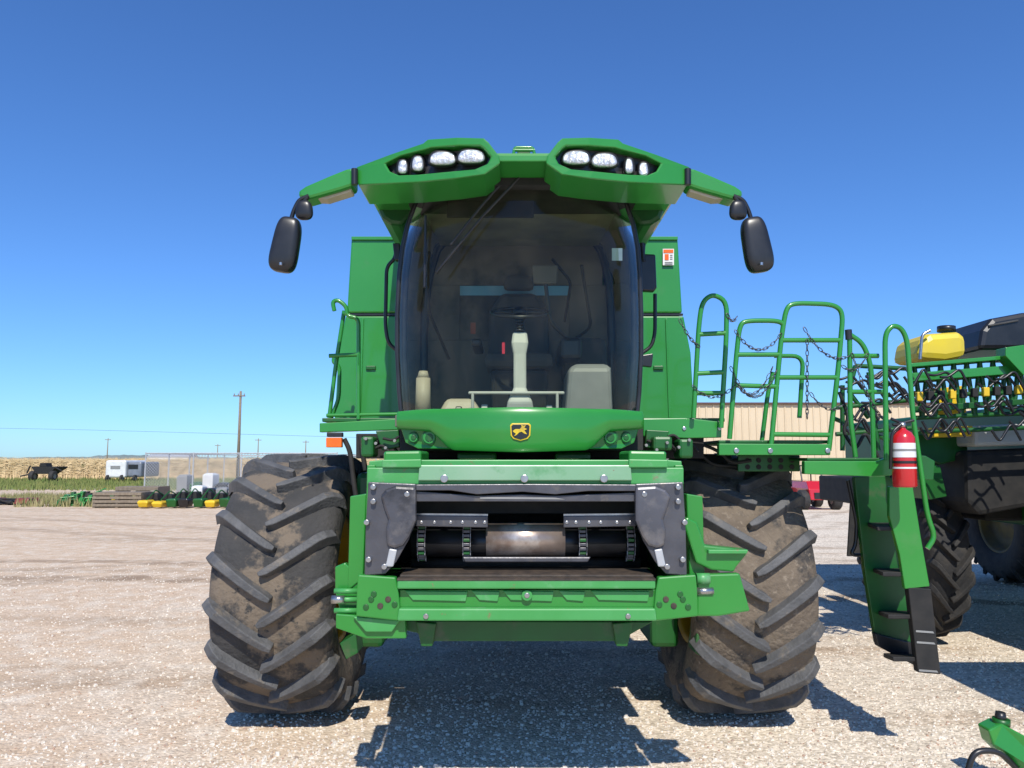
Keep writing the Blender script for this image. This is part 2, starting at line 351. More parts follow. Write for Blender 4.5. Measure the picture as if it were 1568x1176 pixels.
# lower cab bumper
yb=lambda u:4.72+.30*((u-796)/184)**2
strip('cab_bumper',[(612,636),(640,633),(700,629),(797,627),(894,629),(950,633),(980,636)],[(612,652),(640,654),(664,657),(676,667),(690,682),(698,687),(797,690),(894,687),(903,682),(916,668),(928,657),(952,654),(980,652)],yb,.035,GR,92,10,0,[(0,.012),(.07,.0),(.5,-.006),(.9,.004),(1,.014)])
slabm('bumper_lamp_housing',[(613,653.5),(640,655.5),(663,659),(689,687.5),(640,687),(621,678)],lambda u:yb(u)+.035,.05,GR,796)
for u in (633,657,935,959):
    q=u in (657,935)
    disc('bumper_lamp_rim',u,670,yb(u)+.018,12 if q else 9,GRD,.06); disc('bumper_lamp_ring',u,670,yb(u)+.010,9.5 if q else 7,GR,.04); disc('bumper_lamp',u,670,yb(u)+.004,6 if q else 4,GRD,.03)
# emblem
e=4.675
slab('emblem_plate',[(784,648),(810,648),(813,651),(812,667),(808,672),(797,675),(786,672),(782,667),(781,651)],e,.05,YEL,.002)
slab('emblem_field',[(785.5,650),(808.5,650),(811,652.5),(810,666),(806.5,670),(797,673),(787.5,670),(784,666),(783,652.5)],e-.004,.02,BLK,.001)
slab('emblem_stag',[(785,660),(789,657),(796,657),(799,653),(798,650.5),(802,652),(805,651),(803,655),(807,657),(803,659),(807,665),(803,664),(799,661),(795,662),(791,666),(787,668),(790,664),(787,662)],e-.008,.01,YEL,0)
# under-cab machinery
slab('undercab_frame',[(545,664),(1078,664),(1078,702),(545,702)],5.55,.5,BLKR)
slab('undercab_skirt',[(612,652),(985,652),(985,690),(612,690)],5.15,.9,BLKR)
slabm('undercab_bracket',[(575,660),(610,658),(612,684),(585,690)],5.3,.1,GRD,800)
for u0,u1,v0,v1 in ((552,572,668,700),(1040,1062,672,702),(1000,1030,668,690),(700,760,692,706),(850,905,692,706)): slab('undercab_casting',[(u0,v0),(u1,v0),(u1,v1),(u0,v1)],5.2,.2,GRD,.02)
hp=[]
for i in range(14):
    u0=556+random.random()*40 if i%2 else 985+random.random()*45
    v0=668+random.random()*20; hp.append(T([(u0,v0),(u0+16,v0+8*random.random()),(u0+28,v0-5),(u0+42,v0+12)],5.25+random.random()*.2))
tubes('hydraulic_hoses',hp,.010,BLKR,.05)
for i in range(9): disc('hose_fitting',(560,575,590,604,990,1006,1022,1040,1056)[i],672+(i*7)%18,5.17,2.4,GREY,.03)
# ---- roof
yv=lambda u:4.42+.30*((u-801)/256)**2
o_=[(545,256),(598,236),(648,219),(655,213),(700,210),(741,211),(748,217),(764,238),(766,250),(742,267),(700,273),(640,279),(600,281),(548,283)]
i_=[(590,250),(614,238),(650,229),(660,226),(700,223),(735,223),(741,227),(752,240),(746,251),(727,259),(692,262),(640,267),(611,268),(597,262)]
M=lambda L,c=801:[(2*c-u,v) for u,v in L]
ring('roof_visor',o_,i_,yv,.38,GR,.010); ring('roof_visor',M(o_),M(i_),yv,.38,GR,.010)
slab('roof_visor_bridge',[(762,237),(840,237),(838,247),(764,247)],4.45,.3,GR)
slabm('lamp_pod_back',[(586,250),(612,236),(656,225),(700,221),(740,221),(754,240),(748,253),(726,262),(692,265),(640,270),(608,271),(592,263)],lambda u:yv(u)+.07,.04,BLK,801,0)
for c,(u,v,rx,rz) in [(1,(678,243,20,11)),(1,(722,240,21,11)),(0,(882,242,21,11)),(0,(925,246,20,11)),(1,(640,251,9,12)),(1,(617,256,7.5,11)),(0,(963,255,6.5,12)),(0,(985,260,7.5,11))]:
    yy=yv(u)+.03
    ell('work_lamp_bezel',S(u,v,yy+.015),((rx+3)*yy/F,.03,(rz+3)*yy/F),BLK)
    ell('work_lamp',S(u,v,yy),(rx*yy/F,.022,rz*yy/F),LENS)
    for k in (-.45,0,.45):
        if rx>15: slab('lamp_rib',[(u+k*rx-.6,v-rz*.75),(u+k*rx+.6,v-rz*.75),(u+k*rx+.6,v+rz*.75),(u+k*rx-.6,v+rz*.75)],yy-.024,.01,GREY,0)
slab('roof_shell',[(553,283),(563,256),(655,232),(948,232),(1040,256),(1050,283)],4.80,1.55,GR,.03)
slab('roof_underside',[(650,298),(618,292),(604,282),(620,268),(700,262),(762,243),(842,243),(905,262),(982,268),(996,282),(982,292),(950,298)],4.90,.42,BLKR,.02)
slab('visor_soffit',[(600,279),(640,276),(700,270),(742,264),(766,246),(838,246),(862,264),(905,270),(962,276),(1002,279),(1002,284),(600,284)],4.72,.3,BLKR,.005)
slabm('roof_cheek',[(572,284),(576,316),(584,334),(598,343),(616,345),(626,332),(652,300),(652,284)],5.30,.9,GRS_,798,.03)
tubes('roof_hatch_handle',[T([(786,238),(788,226),(816,226),(819,238)],4.9),T([(786,230),(819,230)],4.9)],.011,GR,.02)
slab('roof_hatch_plate',[(792,231),(812,231),(812,239),(792,239)],4.95,.02,GRD)
slabm('roof_arm',[(456,292),(468,284),(505,268),(530,258),(541,256),(541,284),(520,291),(470,305),(457,302)],4.72,.16,GR,797,.02)
slabm('roof_arm_underside',[(482,304),(532,290),(538,287),(538,293),(500,305)],4.76,.1,BEIG,797)
for u in (543,1053):
    tubes('arm_hinge',[T([(u,259),(u,283)],4.70)],.022,BLK)
    s=1 if u<800 else -1
    tubes('mirror_bracket',[T([(u-s*70,300),(u-s*85,306),(u-s*93,322),(u-s*97,335)],4.72),T([(u-s*72,302),(u-s*88,322)],4.72)],.014,BLK,.03)
    c=S(u-s*77,322,4.7); ell('round_mirror',c,(.055,.03,.065),BLK)
    c=S(u-s*105,375,4.62); ell('main_mirror',c,(.082,.06,.178),BLK,s*.16,.52,.10)
    tubes('mirror_fastener',[[S(u-s*113,402,4.535),S(u-s*113,406,4.535)]],.010,BARE)
# ---- feeder house
y0=4.12
slab('feeder_top_beam',[(565,716),(1044,716),(1044,706),(1020,704),(588,704),(565,706)],y0+.10,.2,GRW)
slab('feeder_face_plate',[(562,716),(1047,716),(1047,742),(562,742)],y0+.03,.05,GRW)
slab('feeder_upper_strip',[(642,712),(966,712),(968,736),(640,736)],y0+.005,.03,SILV)
slabm('feeder_top_pad',[(587,691),(645,690),(645,708),(587,709)],y0+.16,.4,GR,804,.015)
slabm('feeder_top_clip',[(585,704),(645,703),(645,716),(585,716)],y0+.0,.03,GRW,804)
slab('feeder_top_wall',[(566,708),(1044,708),(1044,720),(566,720)],y0+.2,1.7,GR)
slabm('feeder_side_wall',[(562,712),(575,712),(573,945),(556,945)],y0+.08,1.7,GR,804)
slab('feeder_back',[(575,716),(1035,716),(1035,900),(575,900)],y0+.95,.05,BLKR,0)
slab('feeder_bottom_wall',[(575,893),(1035,893),(1035,905),(575,905)],y0+.1,1.6,GRD)
slab('feeder_floor',[(612,880),(1001,880),(1001,888),(612,888)],y0+.04,.24,RUST)
slab('feeder_floor_rear',[(600,884),(1010,884),(1010,890),(600,890)],y0+.285,.62,BLKR,0)
for u in (680,803,925): disc('face_bolt',u,733,y0-.012,6,BARE,.02)
slab('feeder_flap_upper',[(637,742),(800,741),(974,742),(974,752),(900,752),(850,757),(800,753),(730,757),(690,751),(637,751)],y0-.002,.02,STEEL,.004)
slab('feeder_flap_lower',[(637,752),(730,759),(800,757),(850,759),(974,754),(974,768),(637,768)],y0+.02,.03,STEEL,.004)
slab('feeder_flap_slot',[(735,761),(850,762),(866,765),(735,764)],y0+.017,.01,GREY,.001)
slabm('feeder_wing_plate',[(564,738),(637,741),(637,792),(626,826),(607,860),(590,879),(558,881),(560,800)],y0+.005,.02,STEEL,805,.006)
slabm('feeder_wing_deflector',[(582,760),(590,750),(606,744),(637,746),(637,798),(627,822),(617,836),(604,840),(592,836),(590,812),(594,796),(588,780)],y0-.02,.03,WING,805,.02)
slabm('feeder_wing_edge',[(596,840),(608,842),(602,868),(590,868)],y0-.008,.02,GALV,805)
for u,v in ((571,746),(571,768),(564,857),(588,868),(623,757),(561,800)):
    for uu in (u,1610-u): disc('wing_bolt',uu,v,y0-.024,4.2,BARE,.03)
slabm('feeder_outer_stand',[(536,760),(561,756),(556,886),(532,905)],y0+.12,.08,GR,806)
def hx(u,v,y): return S(u,v,y)
cyl('feeder_drum',hx(632,830,4.42),hx(976,830,4.42),.083,BLK,32)
cyl('feeder_drum_centre',hx(745,826,4.38),hx(864,826,4.38),.095,COP,40)
for u in (648,716,890,962):
    c=hx(u,828,4.42)
    for k in range(12):
        t=-1.3+k*.24; p=c+Vector((0,-math.cos(t)*.105,math.sin(t)*.105))
        box('feeder_chain_link',p.x-.018,p.x+.018,p.y-.012,p.y+.012,p.z-.009,p.z+.009,GRD if k%3==0 else STEEL,.003)
        for sx in (-.022,.02): box('feeder_chain_side',p.x+sx,p.x+sx+.004,p.y-.014,p.y+.01,p.z-.012,p.z+.012,GREY if k%2 else STEEL,0)
slabm('feeder_slat',[(636,789),(747,790),(747,808),(636,806)],4.24,.03,STEEL,805,.005)
slabm('feeder_slat_edge',[(636,786),(747,787),(747,790),(636,789)],4.25,.02,BARE,805,0)
for u in (645,665,690,708,728,742):
    for uu in (u,1610-u): disc('slat_bolt',uu,800,4.235,2.6,BARE,.01)
slab('feeder_slat_low',[(708,853),(905,853),(900,861),(712,861)],4.3,.03,STEEL)
cyl('feeder_shaft_low',hx(630,862,4.5),hx(980,862,4.5),.03,BLKR)
slab('feeder_ceiling',[(637,768),(974,768),(974,786),(637,786)],4.5,.5,BLKR,0)
# lower beams
slab('feeder_sill_top',[(608,888),(1004,888),(1004,902),(608,902)],y0-.03,.14,GRW,.008)
slab('feeder_sill_lip',[(608,886),(1004,886),(1004,889),(608,889)],y0-.034,.06,RUST,0)
slab('feeder_sill_mid',[(612,903),(1003,903),(1003,930),(612,930)],y0+.02,.1,GR,.004)
for a,b in ((620,716),(722,765),(770,848),(856,896),(905,995)):
    slab('sill_panel',[(a,905),(b,906),(b-3,921),(a+12,919)],y0+.008,.02,GRW,.003)
slab('feeder_sill_bottom',[(610,932),(1004,932),(1006,951),(608,951)],y0-.02,.12,GRW,.008)
disc('sill_eye',807,912,y0-.01,8,GRW,.03); disc('sill_eye_hole',807,912,y0-.014,4,BARE,.02)
slabm('feeder_end_plate',[(548,880),(606,884),(610,905),(612,930),(610,951),(545,944),(546,905)],y0-.01,.05,GR,807,.008)
for u in (652,962): disc('lip_bolt',u,944,y0-.03,4,BARE,.02)
for u,v in ((568,918),(582,928),(594,918),(604,926),(560,930),(572,910)):
    for uu in (u,1614-u): disc('pivot_hole',uu,v,y0-.016,4.5,RUST if (u//2)%2 else GRD,.02)
for v in (905,918,935):
    cyl('latch_pin',hx(512,v,4.2),hx(548,v,4.2),.014,GRW)
cyl('latch_pin_end',hx(508,918,4.19),hx(528,918,4.19),.022,BARE)
slab('latch_bracket',[(513,868),(528,862),(548,880),(548,945),(520,935),(513,905)],4.25,.05,GR)
slab('left_lower_corner',[(514,940),(620,948),(622,978),(560,978),(514,962)],y0+.05,.05,GR)
slab('left_lower_corner_web',[(540,944),(612,950),(600,968),(560,968)],y0+.02,.03,GRW)
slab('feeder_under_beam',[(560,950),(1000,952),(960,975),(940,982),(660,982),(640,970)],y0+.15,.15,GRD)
slabm('feeder_under_leg',[(636,952),(668,955),(662,990),(645,990)],y0+.12,.12,GRD,803)
slab('right_guard_upper',[(1046,800),(1052,792),(1068,800),(1080,835),(1146,842),(1143,850),(1128,868),(1124,876),(1090,873),(1066,862)],y0+.06,.10,GR,.01)
slab('right_guard_lower',[(1067,880),(1133,878),(1149,936),(1100,944),(1067,944)],y0+.04,.06,GR,.01)
slab('right_guard_flange',[(1085,842),(1146,842),(1144,848),(1085,848)],y0+.02,.05,GRW,.004)
cyl('right_coupler',hx(1066,886,4.16),hx(1086,886,4.16),.03,GRW); cyl('right_coupler',hx(1066,905,4.16),hx(1092,905,4.16),.02,BARE)
slabm('lift_cylinder_mount',[(520,985),(545,970),(548,1000),(530,1010)],5.5,.2,GRD,806)
for sx in (-1,1): cyl('lift_cylinder',(cx+sx*.62,4.5,1.12),(cx+sx*.62,6.0,.95),.055,BLK)
# ---- right-hand walkway, rails, ladder
Y=5.3
tubes('walkway_rails',[
 T([(1062,640),(1070,500),(1075,462),(1092,450),(1113,462),(1112,520),(1104,655)],Y),
 T([(1070,512),(1111,510)],Y),T([(1066,572),(1108,570)],Y),T([(1064,602),(1106,602)],Y),
 T([(1117,672),(1128,540),(1133,496),(1145,491),(1192,491),(1201,498)],Y),
 T([(1127,543),(1196,543)],Y),T([(1123,590),(1192,592)],Y),T([(1166,680),(1176,600),(1184,570)],Y+.6),
 T([(1180,690),(1196,520),(1204,470),(1218,464),(1276,466),(1291,478),(1284,560),(1269,690)],Y),
 T([(1197,521),(1287,521)],Y),T([(1190,578),(1282,578)],Y),T([(1184,665),(1270,666)],Y),
 T([(1186,545),(1230,545),(1224,640)],Y+.5),
 T([(1301,520),(1302,640),(1310,700)],Y),T([(1301,512),(1322,526),(1334,560),(1338,705)],Y),
 T([(1357,705),(1355,512),(1366,498),(1380,502),(1389,520),(1398,640),(1410,720),(1420,790),(1432,822),(1420,840)],Y-.1),
 T([(1300,545),(1345,545)],Y),T([(1302,600),(1355,600)],Y)],.0175,GR,.09)
tubes('rail_post_cap',[T([(1299,505),(1300,520)],Y)],.024,BLK)
ch=[]
def chain(a,b,sag,yy):
    P=T([(a[0]+(b[0]-a[0])*t/20,a[1]+(b[1]-a[1])*t/20+sag*4*(t/20)*(1-t/20),yy) for t in range(21)],yy)
    Lh=sum((q-p).length for p,q in zip(P,P[1:])); nL=max(4,int(Lh/.034)); k=0
    for i in range(nL):
        s=(i+.5)/nL*20; j=min(19,int(s)); c=P[j].lerp(P[j+1],s-j); d=(P[j+1]-P[j]).normalized()
        sd=Vector((0,1,0)) if i%2 else d.cross(Vector((0,1,0))).normalized()
        ch.append([c+d*math.cos(t*math.pi/4)*.024+sd*math.sin(t*math.pi/4)*.010 for t in range(8)])
for a,b,sg in (((1113,480),(1128,485),8),((1040,488),(1070,530),6),((1125,505),(1197,510),28),((1118,560),(1190,565),45),((1060,590),(1125,590),18),((1230,500),(1300,545),20),((1236,520),(1236,640),4),((1290,560),(1330,540),15),((1126,585),(1184,560),30),((1240,600),(1290,620),15),((1304,540),(1350,640),10)):
    chain(a,b,sg,Y-.02)
tubes('safety_chains',ch,.0030,CHN,0,True,1)
slab('walkway_deck',[(1101,679),(1272,680),(1272,697),(1101,697)],Y-.02,.06,GR)
slab('walkway_deck_floor',[(1101,674),(1272,674),(1272,679),(1101,679)],Y+.04,1.0,GRD)
slab('walkway_grille',[(1130,697),(1225,697),(1225,722),(1130,722)],Y+.3,.02,GRD)
for i in range(5):
    for j in range(2): disc('grille_hole',1145+i*17,705+j*10,Y+.295,4,BLKR,.004,1,8)
for u in (1128,1180,1268): disc('walkway_bolt',u,690,Y-.03,4,BARE,.02)
slab('ladder_landing',[(1232,706),(1345,706),(1362,700),(1372,712),(1366,728),(1340,730),(1232,726)],Y-.1,.06,GR)
slab('ladder_landing_floor',[(1236,701),(1362,701),(1362,706),(1236,706)],Y-.04,.7,GRD)
slab('ladder_bracket',[(1390,695),(1418,698),(1432,706),(1430,735),(1400,735)],Y-.05,.2,GRD)
slab('ladder_stringer_a',[(1308,730),(1362,728),(1384,765),(1395,900),(1400,1010),(1372,1005),(1342,985),(1325,880)],Y+.25,.05,GRD)
slab('ladder_stringer_front',[(1362,745),(1398,745),(1410,820),(1424,898),(1386,902),(1378,850),(1362,790)],Y-.12,.04,GR,.006)
slab('ladder_stringer_lower',[(1391,899),(1426,902),(1441,1033),(1406,1030)],Y-.12,.06,BLKR,.006)
slab('ladder_stringer_lower_back',[(1340,970),(1400,985),(1402,1020),(1345,990)],Y+.2,.06,BLK)
for v in (968,985,1028):
    slab('reflective_strip',[(1402+(v-960)*.08,v-3),(1428+(v-960)*.1,v-1),(1430+(v-960)*.1,v+2),(1402+(v-960)*.08,v)],Y-.125,.004,GREY,0)
for v in (800,870,935,1000):
    P=[S(1320+(v-730)*.12,v,Y+.25),S(1372+(v-730)*.16,v,Y+.25),S(1385+(v-730)*.16,v+6,Y-.1),S(1335+(v-730)*.12,v+6,Y-.1)]
    prism('ladder_step',P,(0,0,-.03),BLKR)
tubes('ladder_handrail',[T([(1298,735),(1312,800),(1310,835),(1302,850),(1322,850)],Y+.3)],.014,BLK,.05)
tubes('ladder_hoses',[T([(1285,600),(1300,640),(1290,660),(1310,690),(1325,660),(1345,700)],Y+.3),T([(1060,675),(1100,690),(1120,710),(1150,705)],Y+.3),T([(1050,672),(1090,712),(1140,715)],Y+.4)],.013,BLKR)

# ---- fire extinguisher
group('fire_extinguisher')
c=S(1386,746,4.98)
c=(c.x,c.y,c.z)
hh=S(1386,655,4.98).z-c[2]
lathe('cylinder',[(0,.001),(0,.068),(.01,.074),(hh*.83,.074),(hh*.92,.055),(hh*.97,.025),(hh,.02)],c,RED,32)
lathe('label',[(hh*.50,.0755),(hh*.74,.0755)],c,WHT,32)
lathe('label_print',[(hh*.60,.0758),(hh*.64,.0758)],c,GREY,32)
lathe('label_low',[(hh*.31,.0755),(hh*.34,.0755)],c,WHT,32)
cyl('valve',(c[0],c[1],c[2]+hh),(c[0],c[1],c[2]+hh+.035),.024,BARE)
tubes('handle',[[(c[0]-.07,c[1],c[2]+hh+.06),(c[0],c[1],c[2]+hh+.03),(c[0]+.08,c[1],c[2]+hh+.05)],[(c[0]-.06,c[1],c[2]+hh+.02),(c[0]+.02,c[1],c[2]+hh+.02)]],.010,BLK,.02)
tubes('hose',[[(c[0]-.02,c[1]-.03,c[2]+hh+.02),(c[0]-.09,c[1]-.04,c[2]+hh-.03),(c[0]-.095,c[1]-.02,c[2]+hh*.5),(c[0]-.09,c[1],c[2]+.12)]],.011,BLK,.05)
lathe('strap',[(hh*.40,.078),(hh*.44,.078)],c,BLK,32)

# ================================================================ SPRAYER (right)
group('crop_sprayer')
wheel('wheel_b',4.60,8.85,.97,.21,RUBD,RUBD,20,YELR)
wheel('wheel_a',8.2,12.6,.95,.25,RUBD,RUBD,20,YELR)
wheel('wheel_c',8.2,8.75,.95,.24,RUBD,RUBD,20,YELR)
box('frame',5.1,9,8.2,12.6,1.35,1.75,BLKR,.03)
box('body',5.5,9.5,8.0,12.5,1.3,2.6,GRD,.06)
box('engine_hood',5.7,8.5,7.4,8.3,1.25,2.05,BLKR,.05)
slab('black_tank',[(1500,535),(1505,505),(1520,487),(1568,478),(1660,470),(1660,535)],8.2,1.2,BLK,.05)
slab('black_tank_rib',[(1515,497),(1560,489),(1560,492),(1515,500)],8.18,.05,DARK2)
slab('yellow_tank',[(1408,549),(1412,518),(1425,510),(1470,507),(1481,513),(1482,546),(1450,552)],7.8,.6,YELD,.07)
cyl('yellow_tank_cap',S(1449,508,8.0),S(1449,500,8.0),.09,BLK)
tubes('tank_frame',[T([(1409,550),(1412,512),(1424,506)],7.75)],.015,BARE)
yy=7.2
bp=[]
for a,b in ((562,541),(584,566),(605,600),(640,630),(662,652)):
    bp.append(T([(1396,a),(1640,b)],yy)); 
bp+= [T([(1396,562),(1640,541)],yy+.5),T([(1396,640),(1640,630)],yy+.5)]
bp+= [T([(1275,625),(1400,612)],yy),T([(1280,665),(1400,655)],yy),T([(1290,590),(1290,690)],yy),T([(1330,570),(1345,690)],yy),T([(1275,640),(1400,690)],yy+.2),T([(1310,560),(1396,565)],yy),T([(1310,560),(1300,600),(1330,640)],yy)]
for i in range(12):
    u=1400+i*20; bp.append(T([(u,562-i*1.5),(u+12,640-i)],yy)); bp.append(T([(u+12,640-i),(u+20,562-i*1.5)],yy))
tubes('boom_truss',bp,.022,GRD,0)
slab('boom_beam',[(1396,571),(1640,552),(1640,566),(1396,584)],yy-.1,.08,GR)
slab('boom_beam_low',[(1400,622),(1640,606),(1640,614),(1400,632)],yy-.05,.08,GRD)
slab('boom_beam_top',[(1396,556),(1640,536),(1640,542),(1396,562)],yy-.12,.08,GR)
slab('boom_hinge',[(1540,532),(1568,528),(1600,560),(1568,575),(1540,545)],yy-.2,.15,GR)
hp=[]
for k in range(44):
    u=1275+random.random()*300; v=565+random.random()*95
    hp.append(T([(u,v),(u+12,v+22*random.random()),(u+30,v-14*random.random()),(u+45,v+16)],yy-.1-random.random()*.25))
tubes('boom_hoses',hp,.012,BLK,.05)
for k in range(10):
    u=1405+k*17; v=600-k*1.2; slab('spray_nozzle',[(u,v),(u+9,v),(u+9,v+14),(u,v+14)],yy-.2,.05,BLKR if k%3 else YEL,.008)
slab('yellow_panel',[(1432,595),(1478,590),(1480,632),(1436,636)],7.6,.1,YEL)
slab('yellow_panel_low',[(1425,655),(1490,652),(1488,668),(1430,670)],7.5,.1,YEL)
slab('white_tank',[(1492,652),(1640,645),(1640,680),(1492,684)],7.5,.4,LGREY,.04)
slab('dark_tank',[(1480,690),(1640,684),(1640,765),(1500,790),(1482,770)],7.6,1,BLKR,.05)
slab('rear_frame_plate',[(1400,665),(1480,660),(1484,700),(1440,712),(1405,700)],7.8,.3,GRD,.02)
slab('side_step',[(1400,700),(1440,715),(1450,760),(1425,765)],7.6,.4,GRD)
cyl('suspension_strut',(4.9,9.2,1.0),(4.9,9.2,2.4),.10,BLKR)
slab('mudflap',[(1303,765),(1322,765),(1322,852),(1298,852)],7.6,.03,BLKR)
box('cab',5.9,7.6,5.6,7.2,1.5,3.3,BLK,.1)
box('unseen_shadow_block',4.2,6.5,4.6,5.7,.9,2.3,GRD,.08)  # unseen box added to throw the dark ground shadow at right
wheel('wheel_d',8.2,5.2,.95,.24,RUBD,RUBD,20,YELR)
box('cab_nose',5.5,7.4,6.8,8.0,1.2,1.9,GRD,.08)

# implement corner bottom right
group('implement_hitch')
prism('drawbar',[S(1514,1118,4.85),S(1534,1108,4.85),S(1640,1165,4.6),S(1640,1215,4.6),S(1560,1180,4.8),S(1520,1140,4.85)],(0,.12,0),GR,.01)
cyl('pin_cap',S(1532,1104,4.9),S(1532,1090,4.9),.035,BLK,20,.028); cyl('pin',S(1533,1110,4.9),S(1533,1100,4.9),.05,GRD)
tubes('hydraulic_hose',[T([(1478,1195),(1488,1158),(1500,1149),(1530,1150),(1560,1180)],4.8)],.018,BLK)
tubes('stand',[[S(1560,1170,4.8),Vector((3.4,4.7,0))]],.03,GRD)

# ================================================================ UTILITY VEHICLE
group('utility_vehicle')
def smallwheel(x,y,r,w):
    lathe('tyre',[(-w,.5*r),(-w,.9*r),(-w*.8,r),(w*.8,r),(w,.9*r),(w,.5*r)],(x,y,r),RUBD,24,'X'); lathe('hub',[(-w*.9,.5*r),(-w*.8,.001)],(x,y,r),GREY,24,'X'); lathe('hub_b',[(w*.9,.5*r),(w*.8,.001)],(x,y,r),GREY,24,'X')
bx,by=12.0,31
for dx in (-.1,1.2):
    for dy in (0,1.9): smallwheel(bx+dx,by+dy,.40,.17)
loft('body',[(bx+.05,bx+1.05,by-.4,by+2.4,.4),(bx,bx+1.1,by-.35,by+2.4,.85),(bx+.1,bx+1.0,by+.1,by+2.4,1.15)],RED,.04)
box('grille',bx+.2,bx+.9,by-.42,by-.36,.45,.7,BLK)
tubes('roll_cage',[[(bx+.1,by+.5,.9),(bx+.15,by+.9,1.75),(bx+.15,by+1.8,1.75),(bx+.1,by+1.9,.9)],[(bx+1,by+.5,.9),(bx+.95,by+.9,1.75),(bx+.95,by+1.8,1.75),(bx+1,by+1.9,.9)]],.03,BLK)
box('roof',bx+.1,bx+1.0,by+.85,by+1.85,1.75,1.8,BLK)
# ================================================================ BUILDING
group('metal_building')
TAN=pmat('tan_cladding',(.62,.50,.34),(.58,.465,.31),.5,.55)
BRN=pmat('brown_trim',(.10,.05,.035),None,3,.5)
X0,X1,YB,ZE=9.4,25.5,42,5.1
vs=[];fs=[];i=0;x=X0
prof=[]
while x<X1: prof+=[(x,0),(x+.22,0),(x+.25,-.045),(x+.31,-.045),(x+.34,0)]; x+=.40
for (px,py) in prof: vs+=[(px,YB+py,.15),(px,YB+py,ZE)]
fs=[[2*i,2*i+2,2*i+3,2*i+1] for i in range(len(prof)-1)]
mesh('front_wall',vs,fs,TAN,recalc=False)
box('side_wall',X0,X0+.1,YB+.05,YB+20,0,ZE,TAN,0); box('end_wall',X1-.1,X1,YB+.05,YB+20,0,ZE,TAN,0); box('rear_wall',X0,X1,YB+20,YB+20.1,0,ZE,TAN,0)
box('foundation',X0-.05,X1+.05,YB-.08,YB+.04,0,.15,GREY,0)
box('eave_trim',X0-.1,X1+.1,YB-.16,YB+.1,ZE,ZE+.12,BRN,.01)
prism('roof',[Vector((X0-.1,YB-.1,ZE+.12)),Vector((X0-.1,YB+20,ZE+.12)),Vector((X0-.1,YB+10,ZE+.75))],(X1-X0+.2,0,0),BRN,0)
box('door_opening',20.2,21.2,YB-.06,YB-.045,.15,2.3,WHT,.01)
# ================================================================ BACKGROUND LEFT
group('enclosed_trailer')
p=S(160,735,70); x0=p.x
box('box_body',x0,x0+1.9,70,74,.4,2.0,WHT,.15); box('side_panel',x0+1.91,x0+3.2,70.3,74,.45,1.85,pmat('van_grey',(.2,.22,.26),None,2,.4),.15)
for dx in (.3,1.6,2.8): smallwheel(x0+dx,70,.33,.1)
box('dark_window',x0+2.0,x0+2.9,70.26,70.3,1.2,1.6,BLK)
box('vent',x0+.5,x0+1.4,69.97,70,1.2,1.5,GREY)
group('grain_wagon')
p=S(42,736,72); x0=p.x
loft('hopper',[(x0+.8,x0+2.0,72,73.5,.7),(x0+.3,x0+2.6,72,74,1.3),(x0+.3,x0+2.6,72,74,1.4)],BLKR,.03)
loft('engine',[(x0+1.0,x0+1.7,72,73,1.4),(x0+1.1,x0+1.6,72,73,1.75)],BLKR,.03)
for dx in (.5,2.4): smallwheel(x0+dx,72,.5,.2)
tubes('drawbar',[[(x0+.8,72,.8),(x0-.4,71.5,.5)],[(x0+.2,72,1.5),(x0-.1,72,.8)],[(x0+2.6,72,1.3),(x0+3.2,72,1.0)]],.07,BLKR)
# fence
group('chain_link_fence')
fx0,fx1,fy,fh=-19.9,-9.5,41.0,2.35
wv=[];pp=[]
st_=.16
k=int((fx1-fx0+fh)/st_)
for i in range(k):
    a=fx0-fh+i*st_
    for s in (0,1):
        xa,za,xb,zb_=(a,0,a+fh,fh) if s==0 else (a,fh,a+fh,0)
        if xa<fx0: t=(fx0-xa)/fh; za=za+(zb_-za)*t; xa=fx0
        if xb>fx1: t=(fx1-xa)/(xb-xa) if xb>xa else 0; zb_=za+(zb_-za)*t; xb=fx1
        if xb>xa: wv.append([(xa,fy,za+.03),(xb,fy,zb_+.03)])
tubes('mesh_fabric',wv,.009,GALV,0)
for i in range(5):
    x=fx0+i*(fx1-fx0)/4; pp.append([(x,fy,0),(x,fy,fh+.08)])
pp.append([(fx0,fy,fh+.03),(fx1,fy,fh+.03)]); pp.append([(fx0,fy,fh+.03),(fx0,fy+14,fh+.03)])
for i in range(1,6): pp.append([(fx0,fy+i*2.8,0),(fx0,fy+i*2.8,fh+.08)])
for i in range(6): pp.append([(fx0+i*2,fy+14,0),(fx0+i*2,fy+14,fh)])
pp.append([(fx0,fy+14,fh),(fx1,fy+14,fh)])
tubes('posts_and_rail',pp,.035,GALV,0)
# utility pole
group('utility_pole')
px=-27.2
cyl('pole',(px,75,0),(px,75,8.9),.16,WOOD,12,.11); box('crossarm',px-.7,px+.5,74.85,74.95,8.35,8.47,WOOD)
for dx in (-.6,-.2,.4): cyl('insulator',(px+dx,74.9,8.47),(px+dx,74.9,8.68),.05,GREY,8)
tubes('wires',[[(-80,90,6.1),(-52,86,5.55),(px,75.0,4.6),(0,82,4.0),(40,90,4.6)]],.012,BLKR,8)
for i,(qx,qy,hh_) in enumerate(((-110,205,6.5),(-82,210,5),(-64,190,6),(-52,190,5.5))):
    group('utility_pole'); cyl('pole',(qx,qy,0),(qx,qy,hh_+1.5),.16,WOOD,8,.1); box('crossarm',qx-.8,qx+.8,qy-.1,qy,hh_+1,hh_+1.15,WOOD)
